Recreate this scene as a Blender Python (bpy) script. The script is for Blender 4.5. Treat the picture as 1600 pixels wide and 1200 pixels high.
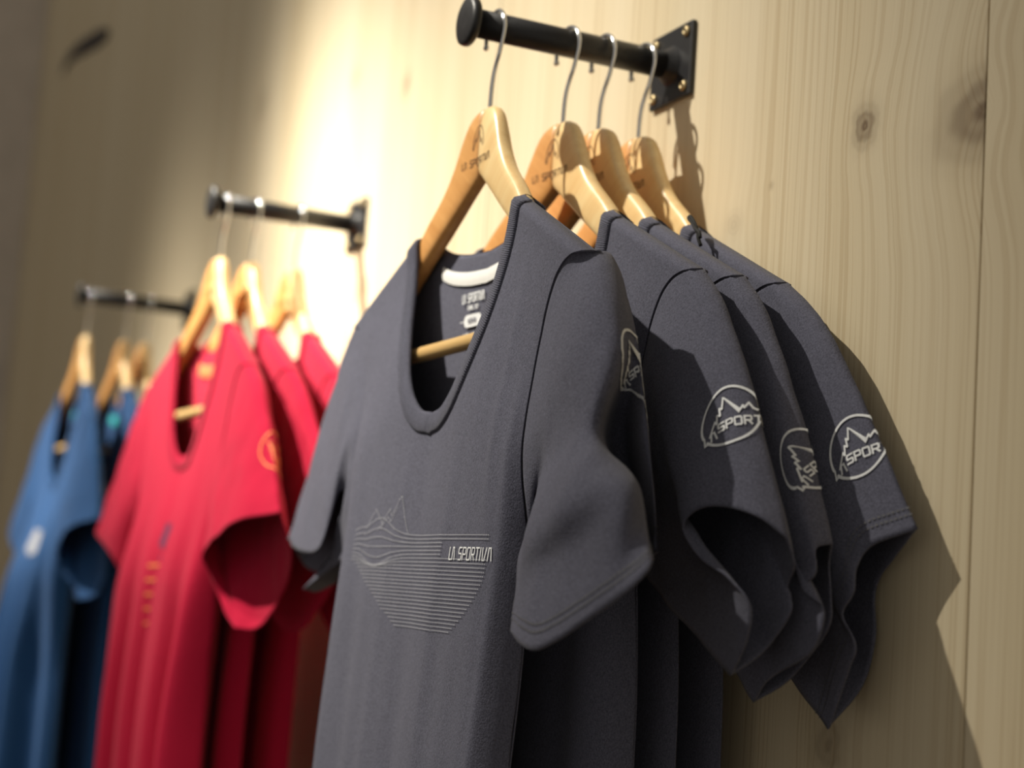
import bpy, bmesh, math, random
import numpy as np
from mathutils import Vector, Matrix, noise

for o in list(bpy.data.objects): bpy.data.objects.remove(o, do_unlink=True)
SC = bpy.context.scene
COL = SC.collection
ZR = 1.85                                   # height of the rods above the floor

# ------------------------------------------------------------------ camera
F_PX = 2600.0
def _rot(ax, ay, az):
    Rx = np.array([[1,0,0],[0,math.cos(ax),-math.sin(ax)],[0,math.sin(ax),math.cos(ax)]])
    Ry = np.array([[math.cos(ay),0,math.sin(ay)],[0,1,0],[-math.sin(ay),0,math.cos(ay)]])
    Rz = np.array([[math.cos(az),-math.sin(az),0],[math.sin(az),math.cos(az),0],[0,0,1]])
    return Rz @ Rx @ Ry
RC = _rot(-0.12331743, 1.14383654, 0.0692935) @ np.array([[1,0,0],[0,0,-1],[0,1,0]], float)
CAM = -RC.T @ (np.array([(1055-800)/F_PX, (105-600)/F_PX, 1.0]) * 1.32) + np.array([0, 0, ZR])
cam_d = bpy.data.cameras.new('camera'); cam = bpy.data.objects.new('camera', cam_d); COL.objects.link(cam)
cam_d.sensor_width = 36.0; cam_d.lens = F_PX / 1600 * 36.0; cam_d.clip_start = 0.05
mw = Matrix.Identity(4)
for i in range(3):
    mw[i][0] = RC[0][i]; mw[i][1] = -RC[1][i]; mw[i][2] = -RC[2][i]; mw[i][3] = CAM[i]
cam.matrix_world = mw
cam_d.dof.use_dof = True; cam_d.dof.focus_distance = 1.08; cam_d.dof.aperture_fstop = 4.0
SC.camera = cam
def pix(px, py, Y):                         # photo pixel -> world point on the plane y = Y
    d = RC.T @ np.array([(px-800)/F_PX, (py-600)/F_PX, 1.0])
    return CAM + d * ((Y - CAM[1]) / d[1])
def project(P):
    p = (np.asarray(P) - CAM) @ RC.T
    return np.stack([800 + F_PX*p[..., 0]/p[..., 2], 600 + F_PX*p[..., 1]/p[..., 2]], -1)

# ------------------------------------------------------------------ light
SC.view_settings.view_transform = 'Standard'; SC.view_settings.look = 'None'
SC.view_settings.exposure = 0.0; SC.view_settings.gamma = 1.0; SC.view_settings.use_curve_mapping = False
w = bpy.data.worlds.new('shop_ambient'); SC.world = w; w.use_nodes = True
bg = w.node_tree.nodes['Background']; bg.inputs[0].default_value = (1.0, 0.93, 0.82, 1); bg.inputs[1].default_value = 0.31
def spot(name, loc, aim, power, sigma, color, radius=0.02):
    """ceiling spotlight whose beam fades as a bell curve, sigma degrees to 1/e"""
    d = bpy.data.lights.new(name, 'SPOT'); o = bpy.data.objects.new(name, d); COL.objects.link(o)
    d.energy = power; d.spot_size = math.radians(min(150, sigma*5.5)); d.spot_blend = 0.4; d.color = color; d.shadow_soft_size = radius
    o.location = loc; o.rotation_euler = (Vector(aim) - Vector(loc)).to_track_quat('-Z', 'Y').to_euler()
    d.use_nodes = True; nt = d.node_tree; em = nt.nodes['Emission']; tc = nt.nodes.new('ShaderNodeTexCoord'); sp = nt.nodes.new('ShaderNodeSeparateXYZ')
    nt.links.new(tc.outputs['Normal'], sp.inputs[0]); prev = sp.outputs[2]
    for op, b in (('ABSOLUTE', 0), ('MINIMUM', 1.0), ('ARCCOSINE', 0), ('DIVIDE', math.radians(sigma)), ('POWER', 2.0), ('MULTIPLY', -1.0), ('EXPONENT', 0)):
        m = nt.nodes.new('ShaderNodeMath'); m.operation = op; nt.links.new(prev, m.inputs[0]); m.inputs[1].default_value = b; prev = m.outputs[0]
    nt.links.new(prev, em.inputs['Strength'])
    return o
WARM = (1.0, 0.93, 0.80)
spot('ceiling_spot_grey_rail', (-0.60, -1.70, ZR+1.70), (-0.25, 0, ZR-0.32), 640, 10.5, WARM)
spot('ceiling_spot_red_rail', (-1.40, -1.65, ZR+1.70), (-0.83, 0, ZR-0.12), 1350, 6.5, WARM)
spot('ceiling_spot_blue_rail', (-2.25, -1.65, ZR+1.70), (-1.58, -0.15, ZR-0.34), 850, 7.0, WARM)

# ------------------------------------------------------------------ helpers
def link(name, me, parent=None):
    o = bpy.data.objects.new(name, me); COL.objects.link(o); o.parent = parent; return o
def mesh(name, V, Fc, mat, parent=None, smooth=True):
    me = bpy.data.meshes.new(name); me.from_pydata([tuple(map(float, v)) for v in V], [], [tuple(f) for f in Fc])
    if mat: me.materials.append(mat)
    if smooth: me.polygons.foreach_set('use_smooth', [True]*len(me.polygons))
    me.update(); return link(name, me, parent)
def thing(name, label, cat, loc=(0,0,0), rz=0, group=None):
    o = link(name, None); o.location = loc; o.rotation_euler = (0,0,rz)
    o['label'] = label; o['category'] = cat
    if group: o['group'] = group
    return o
def cr(P, n, closed=False):                 # Catmull-Rom through points, resampled evenly
    P = np.asarray(P, float)
    if len(P) == 2:
        t = np.linspace(0, 1, n)[:, None]; return P[0]*(1-t) + P[1]*t
    Q = np.vstack([2*P[0]-P[1], P, 2*P[-1]-P[-2]])
    out = []
    for i in range(1, len(Q)-2):
        t = np.linspace(0, 1, 17)[:-1, None]; a, b, c, d = Q[i-1], Q[i], Q[i+1], Q[i+2]
        out.append(0.5*(2*b + (c-a)*t + (2*a-5*b+4*c-d)*t*t + (3*b-a-3*c+d)*t**3))
    out = np.vstack(out + [P[-1:]])
    L = np.concatenate([[0], np.cumsum(np.linalg.norm(np.diff(out, axis=0), axis=1))])
    s = np.linspace(0, L[-1], n)
    return np.stack([np.interp(s, L, out[:, k]) for k in range(out.shape[1])], 1)
def hermite(xs, ys, x):                     # smooth 1-D interpolation, no overshoot
    xs = np.asarray(xs, float); ys = np.asarray(ys, float); x = np.clip(x, xs[0], xs[-1])
    d = np.diff(ys)/np.diff(xs); m = np.zeros(len(xs)); m[0] = d[0]; m[-1] = d[-1]
    for i in range(1, len(xs)-1):
        m[i] = 0 if d[i-1]*d[i] <= 0 else 2*d[i-1]*d[i]/(d[i-1]+d[i])
    k = np.clip(np.searchsorted(xs, x, 'right')-1, 0, len(xs)-2)
    h = xs[k+1]-xs[k]; t = (x-xs[k])/h
    return ys[k]*(1+2*t)*(1-t)**2 + h*m[k]*t*(1-t)**2 + ys[k+1]*t*t*(3-2*t) + h*m[k+1]*t*t*(t-1)
def ss(x, a, b):
    t = np.clip((x-a)/(b-a), 0, 1); return t*t*(3-2*t)
def tube(path, r, seg=10, cap=True):
    P = np.asarray(path, float); n = len(P); V = []; Fc = []
    R_ = np.full(n, r) if np.isscalar(r) else np.asarray(r)
    up = None
    for i in range(n):
        t = P[min(i+1, n-1)] - P[max(i-1, 0)]; t /= np.linalg.norm(t)
        if up is None:
            up = np.cross(t, [0,1,0] if abs(t[1]) < .9 else [1,0,0])
        up = up - t*(up@t); up /= np.linalg.norm(up); b = np.cross(t, up)
        for j in range(seg):
            a = 2*math.pi*j/seg; V.append(P[i] + R_[i]*(math.cos(a)*up + math.sin(a)*b))
    for i in range(n-1):
        for j in range(seg):
            k = (j+1) % seg; Fc.append((i*seg+j, i*seg+k, (i+1)*seg+k, (i+1)*seg+j))
    if cap:
        Fc.append(tuple(range(seg-1, -1, -1))); Fc.append(tuple(range((n-1)*seg, n*seg)))
    return V, Fc
def lathe_y(prof, seg=32):                  # profile of (y, r) turned about the y axis
    V = []; Fc = []
    for y, r in prof:
        for j in range(seg):
            a = 2*math.pi*j/seg; V.append((r*math.cos(a), y, r*math.sin(a)))
    for i in range(len(prof)-1):
        for j in range(seg):
            k = (j+1) % seg; Fc.append((i*seg+j, (i+1)*seg+j, (i+1)*seg+k, i*seg+k))
    Fc.append(tuple(range(seg))); Fc.append(tuple(range((len(prof)-1)*seg, len(prof)*seg))[::-1])
    return V, Fc
def bevel(o, wd, seg=2, ang=40):
    m = o.modifiers.new('bevel', 'BEVEL'); m.width = wd; m.segments = seg; m.limit_method = 'ANGLE'; m.angle_limit = math.radians(ang)
def box(name, lo, hi, mat, parent=None, bw=0):
    x0,y0,z0 = lo; x1,y1,z1 = hi
    V = [(x,y,z) for x in (x0,x1) for y in (y0,y1) for z in (z0,z1)]
    Fc = [(0,1,3,2),(4,6,7,5),(0,4,5,1),(2,3,7,6),(0,2,6,4),(1,5,7,3)]
    o = mesh(name, V, Fc, mat, parent, False)
    if bw: bevel(o, bw)
    return o

# ------------------------------------------------------------------ materials
class NT:
    def __init__(s, name):
        s.m = bpy.data.materials.new(name); s.m.use_nodes = True; s.t = s.m.node_tree; s.b = s.t.nodes['Principled BSDF']
    def n(s, typ, **kw):
        nd = s.t.nodes.new(typ)
        for k, v in kw.items():
            if k.startswith('i_'):
                key = k[2:]; key = int(key) if key.isdigit() else key
                s.put(v, nd.inputs[key])
            else: setattr(nd, k, v)
        return nd
    def put(s, v, sock):
        if hasattr(v, 'is_linked') or isinstance(v, bpy.types.NodeSocket): s.t.links.new(v, sock)
        elif isinstance(v, bpy.types.Node): s.t.links.new(v.outputs[0], sock)
        else: sock.default_value = v
    def math(s, op, a, b=0.0, c=0.0):
        nd = s.t.nodes.new('ShaderNodeMath'); nd.operation = op
        s.put(a, nd.inputs[0]); s.put(b, nd.inputs[1]); s.put(c, nd.inputs[2]); return nd.outputs[0]
    def mix(s, f, a, b, mode='MIX'):
        nd = s.t.nodes.new('ShaderNodeMix'); nd.data_type = 'RGBA'; nd.blend_type = mode
        s.put(f, nd.inputs[0]); s.put(a, nd.inputs[6]); s.put(b, nd.inputs[7]); return nd.outputs[2]
    def ramp(s, f, stops):
        nd = s.t.nodes.new('ShaderNodeValToRGB'); s.put(f, nd.inputs[0]); e = nd.color_ramp.elements
        while len(e) < len(stops): e.new(0.5)
        for k, (p, c) in enumerate(stops): e[k].position = p; e[k].color = c if len(c) == 4 else (*c, 1)
        return nd.outputs[0]
    def set(s, **kw):
        for k, v in kw.items(): s.put(v, s.b.inputs[k.replace('_', ' ')])
        return s.m
def plain(name, col, rough=0.6, metal=0.0, **kw):
    m = NT(name); return m.set(Base_Color=(*col, 1), Roughness=rough, Metallic=metal, **kw)
def fabric(name, col, heather=0.42, rib=False):
    m = NT(name); tc = m.n('ShaderNodeTexCoord')
    n1 = m.n('ShaderNodeTexNoise', i_Vector=tc.outputs['Object'], i_Scale=850.0, i_Detail=2.0)
    n2 = m.n('ShaderNodeTexNoise', i_Vector=tc.outputs['Object'], i_Scale=120.0, i_Detail=3.0)
    mp = m.n('ShaderNodeMapping', i_Vector=tc.outputs['Object']); mp.inputs['Scale'].default_value = (1900, 1900, 500)
    n3 = m.n('ShaderNodeTexNoise', i_Vector=mp, i_Scale=1.0, i_Detail=1.0)
    f = m.math('ADD', m.math('MULTIPLY', n1.outputs[0], 0.6), m.math('MULTIPLY', n3.outputs[0], 0.4))
    d = tuple(c*(1-heather) for c in col); l = tuple(min(1, c*(1+heather)) for c in col)
    c1 = m.ramp(f, [(0.3, d), (0.7, l)])
    c2 = m.mix(m.math('MULTIPLY', n2.outputs[0], 0.25), c1, (*d, 1))
    bump = m.n('ShaderNodeBump', i_Strength=0.6, i_Distance=0.0008, i_Height=f)
    bump2 = m.n('ShaderNodeBump', i_Strength=0.3, i_Distance=0.0010, i_Height=n2.outputs[0], i_Normal=bump.outputs[0])
    if rib:
        sx = m.n('ShaderNodeSeparateXYZ', i_0=tc.outputs['UV'])
        rb = m.math('SINE', m.math('MULTIPLY', sx.outputs[0], 2*math.pi))
        bump2 = m.n('ShaderNodeBump', i_Strength=0.6, i_Distance=0.0005, i_Height=rb, i_Normal=bump2.outputs[0])
    return m.set(Base_Color=c2, Roughness=0.92, Normal=bump2.outputs[0], Sheen_Weight=0.08, Sheen_Roughness=0.5, Specular_IOR_Level=0.15)
def hanger_wood(name, pale, dark, ang):
    m = NT(name); tc = m.n('ShaderNodeTexCoord')
    mp = m.n('ShaderNodeMapping', i_Vector=tc.outputs['Object']); mp.inputs['Rotation'].default_value = (0, ang, 0)
    mp2 = m.n('ShaderNodeMapping', i_Vector=mp); mp2.inputs['Scale'].default_value = (5, 90, 90)
    info = m.n('ShaderNodeObjectInfo')
    ad = m.n('ShaderNodeVectorMath', i_0=mp2.outputs[0], i_1=m.math('MULTIPLY', info.outputs['Random'], 40.0)); ad.operation = 'ADD'
    n1 = m.n('ShaderNodeTexNoise', i_Vector=ad.outputs[0], i_Scale=1.0, i_Detail=4.0, i_Roughness=0.6)
    n2 = m.n('ShaderNodeTexNoise', i_Vector=ad.outputs[0], i_Scale=5.0, i_Detail=2.0)
    f = m.math('ADD', m.math('MULTIPLY', n1.outputs[0], 0.75), m.math('MULTIPLY', n2.outputs[0], 0.25))
    c = m.ramp(f, [(0.28, dark), (0.5, tuple((a+b)/2 for a, b in zip(pale, dark))), (0.68, pale)])
    bump = m.n('ShaderNodeBump', i_Strength=0.1, i_Distance=0.0005, i_Height=f)
    return m.set(Base_Color=c, Roughness=0.38, Normal=bump.outputs[0], Coat_Weight=0.25, Coat_Roughness=0.3)
def spruce():
    m = NT('spruce_planks'); tc = m.n('ShaderNodeTexCoord'); info = m.n('ShaderNodeObjectInfo')
    sp = m.n('ShaderNodeSeparateXYZ', i_0=tc.outputs['Object']); X, Z = sp.outputs[0], sp.outputs[2]
    mp = m.n('ShaderNodeMapping', i_Vector=tc.outputs['Object']); mp.inputs['Scale'].default_value = (6, 1, 0.9)
    wob = m.n('ShaderNodeTexNoise', i_Vector=mp, i_Scale=1.0, i_Detail=2.0)
    xw = m.math('ADD', X, m.math('MULTIPLY', m.math('SUBTRACT', wob.outputs[0], 0.5), 0.014))
    # knots: centre x, z, half width, half height, darkness, bend of the grain
    dark = None; ring = None
    kn = [pix(1352,196,0), pix(1541,172,0), pix(1147,352,0), pix(635,132,0), pix(1294,1165,0), pix(556,120,0), pix(1205,290,0), pix(410,165,0)]
    par = [(0.015,0.017,0.85), (0.048,0.030,0.85), (0.014,0.013,0.22), (0.016,0.020,0.5), (0.02,0.022,0.5), (0.02,0.02,0.35), (0.004,0.004,0.3), (0.03,0.03,0.3)]
    for (k, (rx, rz, dk)) in zip(kn, par):
        dx = m.math('DIVIDE', m.math('SUBTRACT', X, float(k[0])), rx); dz = m.math('DIVIDE', m.math('SUBTRACT', Z, float(k[2])), rz)
        nz = m.n('ShaderNodeTexNoise', i_Vector=tc.outputs['Object'], i_Scale=1.2/rx, i_Detail=2.0)
        r = m.math('ADD', m.math('SQRT', m.math('ADD', m.math('MULTIPLY', dx, dx), m.math('MULTIPLY', dz, dz))), m.math('MULTIPLY', m.math('SUBTRACT', nz.outputs[0], 0.5), 0.7))
        g = m.math('EXPONENT', m.math('MULTIPLY', m.math('MULTIPLY', r, r), -0.35))
        xw = m.math('ADD', xw, m.math('MULTIPLY', g, m.math('MULTIPLY', r, rx*0.45)))       # grain runs round the knot
        core = m.math('MULTIPLY', m.math('EXPONENT', m.math('MULTIPLY', m.math('POWER', m.math('MAXIMUM', r, 0.0), 2.2), -1.6)), dk)
        rg = m.math('MULTIPLY', m.math('ADD', m.math('SINE', m.math('MULTIPLY', r, 15.0)), 1.0), 0.5)
        core = m.math('MULTIPLY', core, m.math('ADD', 0.7, m.math('MULTIPLY', rg, 0.3)))
        if k is kn[1]: core = m.math('MULTIPLY', core, m.math('LESS_THAN', X, 0.369))
        dark = core if dark is None else m.math('MAXIMUM', dark, core)
    cb = m.n('ShaderNodeCombineXYZ', i_0=m.math('MULTIPLY', xw, 1.0), i_1=m.math('MULTIPLY', info.outputs['Random'], 9.0), i_2=m.math('MULTIPLY', Z, 0.008))
    broad = m.n('ShaderNodeTexNoise', i_Vector=cb, i_Scale=14.0, i_Detail=1.0)
    fine = m.n('ShaderNodeTexNoise', i_Vector=cb, i_Scale=520.0, i_Detail=2.0)
    mid = m.n('ShaderNodeTexNoise', i_Vector=cb, i_Scale=250.0, i_Detail=1.0)
    lines = m.ramp(mid.outputs[0], [(0.52, (0,0,0)), (0.60, (1,1,1))])
    lines = m.math('MULTIPLY', lines, m.ramp(broad.outputs[0], [(0.36, (0.05,)*3), (0.62, (1,1,1))]))
    col = m.ramp(broad.outputs[0], [(0.3, (0.71,0.63,0.46)), (0.7, (0.66,0.57,0.39))])
    col = m.mix(m.math('MULTIPLY', lines, 0.30), col, (0.36,0.25,0.12,1))
    col = m.mix(m.math('MULTIPLY', m.math('SUBTRACT', fine.outputs[0], 0.3), 0.42), col, (0.45,0.34,0.19,1))
    blot = m.n('ShaderNodeTexNoise', i_Vector=tc.outputs['Object'], i_Scale=5.0, i_Detail=2.0)
    col = m.mix(m.math('MULTIPLY', blot.outputs[0], 0.18), col, (0.62,0.44,0.25,1))
    col = m.mix(dark, col, (0.11,0.06,0.03,1))
    bump = m.n('ShaderNodeBump', i_Strength=0.15, i_Distance=0.001, i_Height=m.math('SUBTRACT', 1.0, lines))
    return m.set(Base_Color=col, Roughness=0.55, Normal=bump.outputs[0], Specular_IOR_Level=0.3)
def noisy(name, col, sc, amt, rough):
    m = NT(name); tc = m.n('ShaderNodeTexCoord'); n = m.n('ShaderNodeTexNoise', i_Vector=tc.outputs['Object'], i_Scale=sc, i_Detail=4.0)
    c = m.ramp(n.outputs[0], [(0.3, tuple(x*(1-amt) for x in col)), (0.7, tuple(min(1, x*(1+amt)) for x in col))])
    bp = m.n('ShaderNodeBump', i_Strength=0.15, i_Distance=0.001, i_Height=n.outputs[0])
    return m.set(Base_Color=c, Roughness=rough, Normal=bp.outputs[0])
M_SPRUCE = spruce()
M_GAP = noisy('dark_joint', (0.10,0.06,0.03), 30, 0.2, 0.9)
M_BLACK = noisy('black_powder_coat', (0.012,0.012,0.014), 700, 0.3, 0.42)
M_SCREW = noisy('brass_screw', (0.45,0.36,0.20), 200, 0.2, 0.4); M_SCREW.node_tree.nodes['Principled BSDF'].inputs['Metallic'].default_value = 0.8
M_CHROME = noisy('chrome_wire', (0.75,0.76,0.78), 100, 0.04, 0.13); M_CHROME.node_tree.nodes['Principled BSDF'].inputs['Metallic'].default_value = 1.0
M_WL = hanger_wood('hanger_wood_shaded', (0.72,0.38,0.13), (0.56,0.26,0.075), math.radians(-35))  # left arm piece: facet shade painted in as a darker, more orange wood
M_WR = hanger_wood('hanger_wood_lit', (0.92,0.70,0.36), (0.80,0.52,0.22), math.radians(35))  # right arm piece: light on its facet painted in as a paler wood
M_BAR = hanger_wood('hanger_bar_wood', (0.72,0.50,0.22), (0.56,0.34,0.12), 0)
M_BURN = noisy('burnt_logo', (0.10,0.045,0.02), 300, 0.3, 0.7)
M_CORD = noisy('black_cord', (0.006,0.006,0.006), 500, 0.3, 0.8)
M_PLASTER = noisy('grey_plaster', (0.58,0.52,0.46), 12, 0.08, 0.9)
M_FLOOR = noisy('dark_wood_floor', (0.16,0.11,0.07), 6, 0.25, 0.5)
M_WHITE = noisy('white_print', (0.78,0.80,0.82), 900, 0.06, 0.7)
M_SILVER = noisy('grey_dotted_print', (0.36,0.37,0.41), 900, 0.1, 0.7)
M_THREAD = noisy('grey_thread', (0.11,0.11,0.125), 900, 0.2, 0.8)
M_TAPE = noisy('white_neck_tape', (0.80,0.80,0.78), 800, 0.05, 0.85)
M_ORANGE = noisy('orange_print', (0.85,0.22,0.07), 500, 0.08, 0.75)
M_TEAL = noisy('teal_print', (0.03,0.48,0.50), 500, 0.08, 0.75)
M_PURPLE = noisy('dark_purple_print', (0.10,0.02,0.07), 500, 0.1, 0.75)

# ------------------------------------------------------------------ the setting
floor = box('floor', (-3.7,-4.5,-0.05), (2.6,0.06,0), M_FLOOR); floor['kind'] = 'structure'
wall = box('wall_back', (-3.66,0.0185,0), (2.56,0.06,3.4), M_GAP); wall['kind'] = 'structure'
wl = box('wall_left', (-3.70,-4.5,0), (-3.635,0.06,3.4), M_PLASTER); wl['kind'] = 'structure'
wl['label'] = 'plain grey wall at the far end of the wooden wall'
seams = [-3.633, -3.276, -2.547, -1.818, -1.089, -0.360, 0.369, 1.098, 1.827, 2.556]
for a, b in zip(seams[:-1], seams[1:]):
    box('plank', (a+0.0006, 0, 0.0), (b-0.0006, 0.0184, 3.4), M_SPRUCE, wall, 0.0008)
# dark spike knot high on the far planks: a shallow raised sliver of branch wood
kp = [pix(x, y, -0.001) for x, y in ((98,112), (108,92), (122,78), (140,68), (158,58), (170,52))]
V, Fc = tube(np.array(kp)*[1,1,1], [0.010,0.017,0.020,0.022,0.022,0.010], 10)
V = [(v[0], max(-0.004, min(0.0, (v[1]+0.001)*0.12 - 0.002)), v[2]) for v in V]
kn = mesh('knot', V, Fc, noisy('spike_knot', (0.035,0.028,0.030), 40, 0.3, 0.8), wall)

# ------------------------------------------------------------------ rods on the wall
RR = 0.0108; ROD_END = -0.176
def make_rod(x, label):
    t = thing('wall_rod', label, 'clothes rod', (x, 0, ZR), 0, 'short black clothes rods screwed to the wooden wall')
    mesh('rod', *lathe_y([(ROD_END, RR*0.9), (ROD_END, RR), (-0.004, RR)], 40), M_BLACK, t)
    mesh('end_disc', *lathe_y([(ROD_END-0.0065, 0.004), (ROD_END-0.0068, 0.0155), (ROD_END-0.0055, 0.0183), (ROD_END-0.003, 0.0190), (ROD_END-0.0006, 0.0187), (ROD_END+0.0006, 0.0175), (ROD_END+0.0010, RR)], 48), M_BLACK, t)
    p = box('mounting_plate', (-0.0315,-0.0045,-0.030), (0.0315,-0.0002,0.030), M_BLACK, t, 0.0012)
    prof = [(-0.0125, RR), (-0.0115, RR+0.0006), (-0.0085, RR+0.0022), (-0.006, RR+0.0042), (-0.0045, RR+0.0052)]
    wv, wf = lathe_y(prof, 40); wv = [(vx*(1+0.04*noise.noise((vx*300, vy*300, vz*300))), vy, vz*(1+0.04*noise.noise((vz*300, vx*300, 3)))) for vx, vy, vz in wv]
    mesh('weld_bead', wv, wf[:-2], M_BLACK, t)
    for sx in (-1, 1):
        for sz in (-1, 1):
            sv, sf = lathe_y([(-0.0066, 0.0014), (-0.0066, 0.0017), (-0.0072, 0.0019), (-0.0070, 0.0032), (-0.0060, 0.0042), (-0.0046, 0.0045)], 20)
            o = mesh('screw', [(a+sx*0.0235, b, c+sz*0.022) for a, b, c in sv], sf, M_SCREW, t)
    return t
RODS = [0.0, -0.744, -1.56]
make_rod(RODS[0], 'black rod with a round end disc holding four dark grey shirts')
make_rod(RODS[1], 'black rod screwed to the wall above the red shirts')
make_rod(RODS[2], 'black rod screwed to the wall above the blue shirts')

# ------------------------------------------------------------------ lettering made of strokes
FONT = {
 'L': (0.62, [[(0,1),(0,0),(0.55,0)]]), 'A': (0.8, [[(0,0),(0,0.7),(0.3,1),(0.7,1),(0.7,0)]]),
 'a': (0.8, [[(0,0),(0.08,1),(0.45,1),(0.7,0)]]), 'U': (0.8, [[(0,1),(0,0),(0.45,0),(0.62,1)]]),
 'S': (0.85, [[(0.75,1),(0.1,1),(0,0.85),(0,0.6),(0.1,0.5),(0.65,0.5),(0.75,0.4),(0.75,0.12),(0.65,0),(0,0)]]),
 'P': (0.85, [[(0,0),(0,1),(0.65,1),(0.75,0.9),(0.75,0.55),(0.65,0.45),(0,0.45)]]),
 'O': (0.95, [[(0.1,0),(0,0.12),(0,0.88),(0.1,1),(0.72,1),(0.82,0.88),(0.82,0.12),(0.72,0),(0.1,0)]]),
 'R': (0.9, [[(0,0),(0,1),(0.65,1),(0.75,0.9),(0.75,0.55),(0.65,0.45),(0.05,0.45)], [(0.4,0.45),(0.78,0)]]),
 'T': (0.8, [[(0,1),(0.75,1)], [(0.375,1),(0.375,0)]]), 'I': (0.22, [[(0.05,0),(0.05,1)]]),
 'V': (0.8, [[(0,1),(0.1,0),(0.45,0),(0.72,1)]]), 'W': (1.0, [[(0,1),(0.22,0),(0.45,0.8),(0.68,0),(0.9,1)]]),
 'M': (1.0, [[(0,0),(0,1),(0.42,0.3),(0.84,1),(0.84,0)]]), 'N': (0.85, [[(0,0),(0,1),(0.7,0),(0.7,1)]]),
 'Y': (0.8, [[(0,1),(0.35,0.5),(0.7,1)], [(0.35,0.5),(0.35,0)]]), 'E': (0.7, [[(0.6,1),(0,1),(0,0),(0.6,0)], [(0,0.5),(0.5,0.5)]]),
 'F': (0.7, [[(0.6,1),(0,1),(0,0)], [(0,0.5),(0.5,0.5)]]), '4': (0.8, [[(0.55,0),(0.55,1),(0,0.3),(0.75,0.3)]]),
 '0': (0.8, [[(0.15,0),(0,0.2),(0,0.8),(0.15,1),(0.5,1),(0.65,0.8),(0.65,0.2),(0.5,0),(0.15,0)]]),
 '-': (0.6, [[(0.1,0.4),(0.4,0.4)]]), ',': (0.3, [[(0.12,0.08),(0.05,-0.2)]]), ' ': (0.55, []) }
BRAND = 'La SPORTIVa'
def text_strokes(txt, x, y, h, wide=1.0, gap=0.22):
    out = []; cx = 0
    for ch in txt:
        wd, st = FONT[ch]
        for s in st: out.append([(x + (cx+a)*h*wide, y + b*h) for a, b in s])
        cx += wd + gap
    return out, (cx-gap)*h*wide
def centred(txt, x, y, h, wide=1.0, gap=0.22):
    _, wd = text_strokes(txt, 0, 0, h, wide, gap); return text_strokes(txt, x-wd/2, y, h, wide, gap)[0]
class Ink:
    def __init__(s, fn, step=0.0015): s.V = []; s.F = []; s.fn = fn; s.step = step
    def quad(s, pts):
        k = len(s.V); s.V += [s.fn(a, b) for a, b in pts]; s.F.append(tuple(range(k, k+len(pts))))
    def stroke(s, pts, w):
        pts = [np.array(p, float) for p in pts]
        for i in range(len(pts)-1):
            a, b = pts[i], pts[i+1]; L = np.linalg.norm(b-a)
            if L < 1e-9: continue
            t = (b-a)/L; n = np.array([-t[1], t[0]])*w/2; a = a - t*w*0.45; b = b + t*w*0.45
            m = max(1, int(L/s.step))
            k = len(s.V)
            for q in range(m+1):
                p = a + (b-a)*q/m; s.V += [s.fn(*(p+n)), s.fn(*(p-n))]
            for q in range(m): s.F.append((k+2*q, k+2*q+1, k+2*q+3, k+2*q+2))
    def fill(s, poly):                                      # triangle list by fan
        c = np.mean(poly, axis=0)
        for i in range(len(poly)):
            a, b = np.array(poly[i]), np.array(poly[(i+1) % len(poly)]); m = max(1, int(max(np.linalg.norm(a-c), np.linalg.norm(b-c))/ (2*s.step)))
            for q in range(m):
                p = [c+(a-c)*q/m, c+(b-c)*q/m, c+(b-c)*(q+1)/m, c+(a-c)*(q+1)/m]
                s.quad(p if q else p[1:])
    def dots(s, pts, w, dash, gap):
        pts = cr(pts, max(2, int(sum(np.linalg.norm(np.diff(np.array(pts, float), axis=0), axis=1))/(dash+gap))*2))
        for i in range(0, len(pts)-1, 2):
            a = pts[i]; b = pts[i+1]; t = (b-a)/(np.linalg.norm(b-a)+1e-12); b = a + t*dash; n = np.array([-t[1], t[0]])*w/2
            s.quad([a+n, a-n, b-n, b+n])
    def build(s, name, mat, parent): return mesh(name, s.V, s.F, mat, parent, False)
def emblem_strokes(ink, R, lw):
    arc = lambda a0, a1: [(R*math.cos(math.radians(a)), R*math.sin(math.radians(a))) for a in np.linspace(a0, a1, 40)]
    ink.stroke(arc(-8, 197), lw); ink.stroke(arc(214, 336), lw)
    u = R/100
    zig = [(-72,-42),(-50,-2),(-44,-12),(-40,16),(-30,10),(-30,36),(-22,30),(-14,66)]
    ink.stroke([(a*u, b*u) for a, b in zig], lw*0.8)
    ink.fill([(-16*u,68*u), (-9*u,66*u), (40*u,10*u), (34*u,-6*u)])
    ink.stroke([(a*u, b*u) for a, b in ((34,0),(48,20),(52,12),(66,28),(78,8),(88,2))], lw*0.8)
    for st in text_strokes('La', -92*u, -62*u, 27*u, 1.05)[0]: ink.stroke(st, lw*0.75)
    for st in text_strokes('SPORTIVa', -40*u, -46*u, 27*u, 1.0)[0]: ink.stroke(st, lw*0.75)

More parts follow.
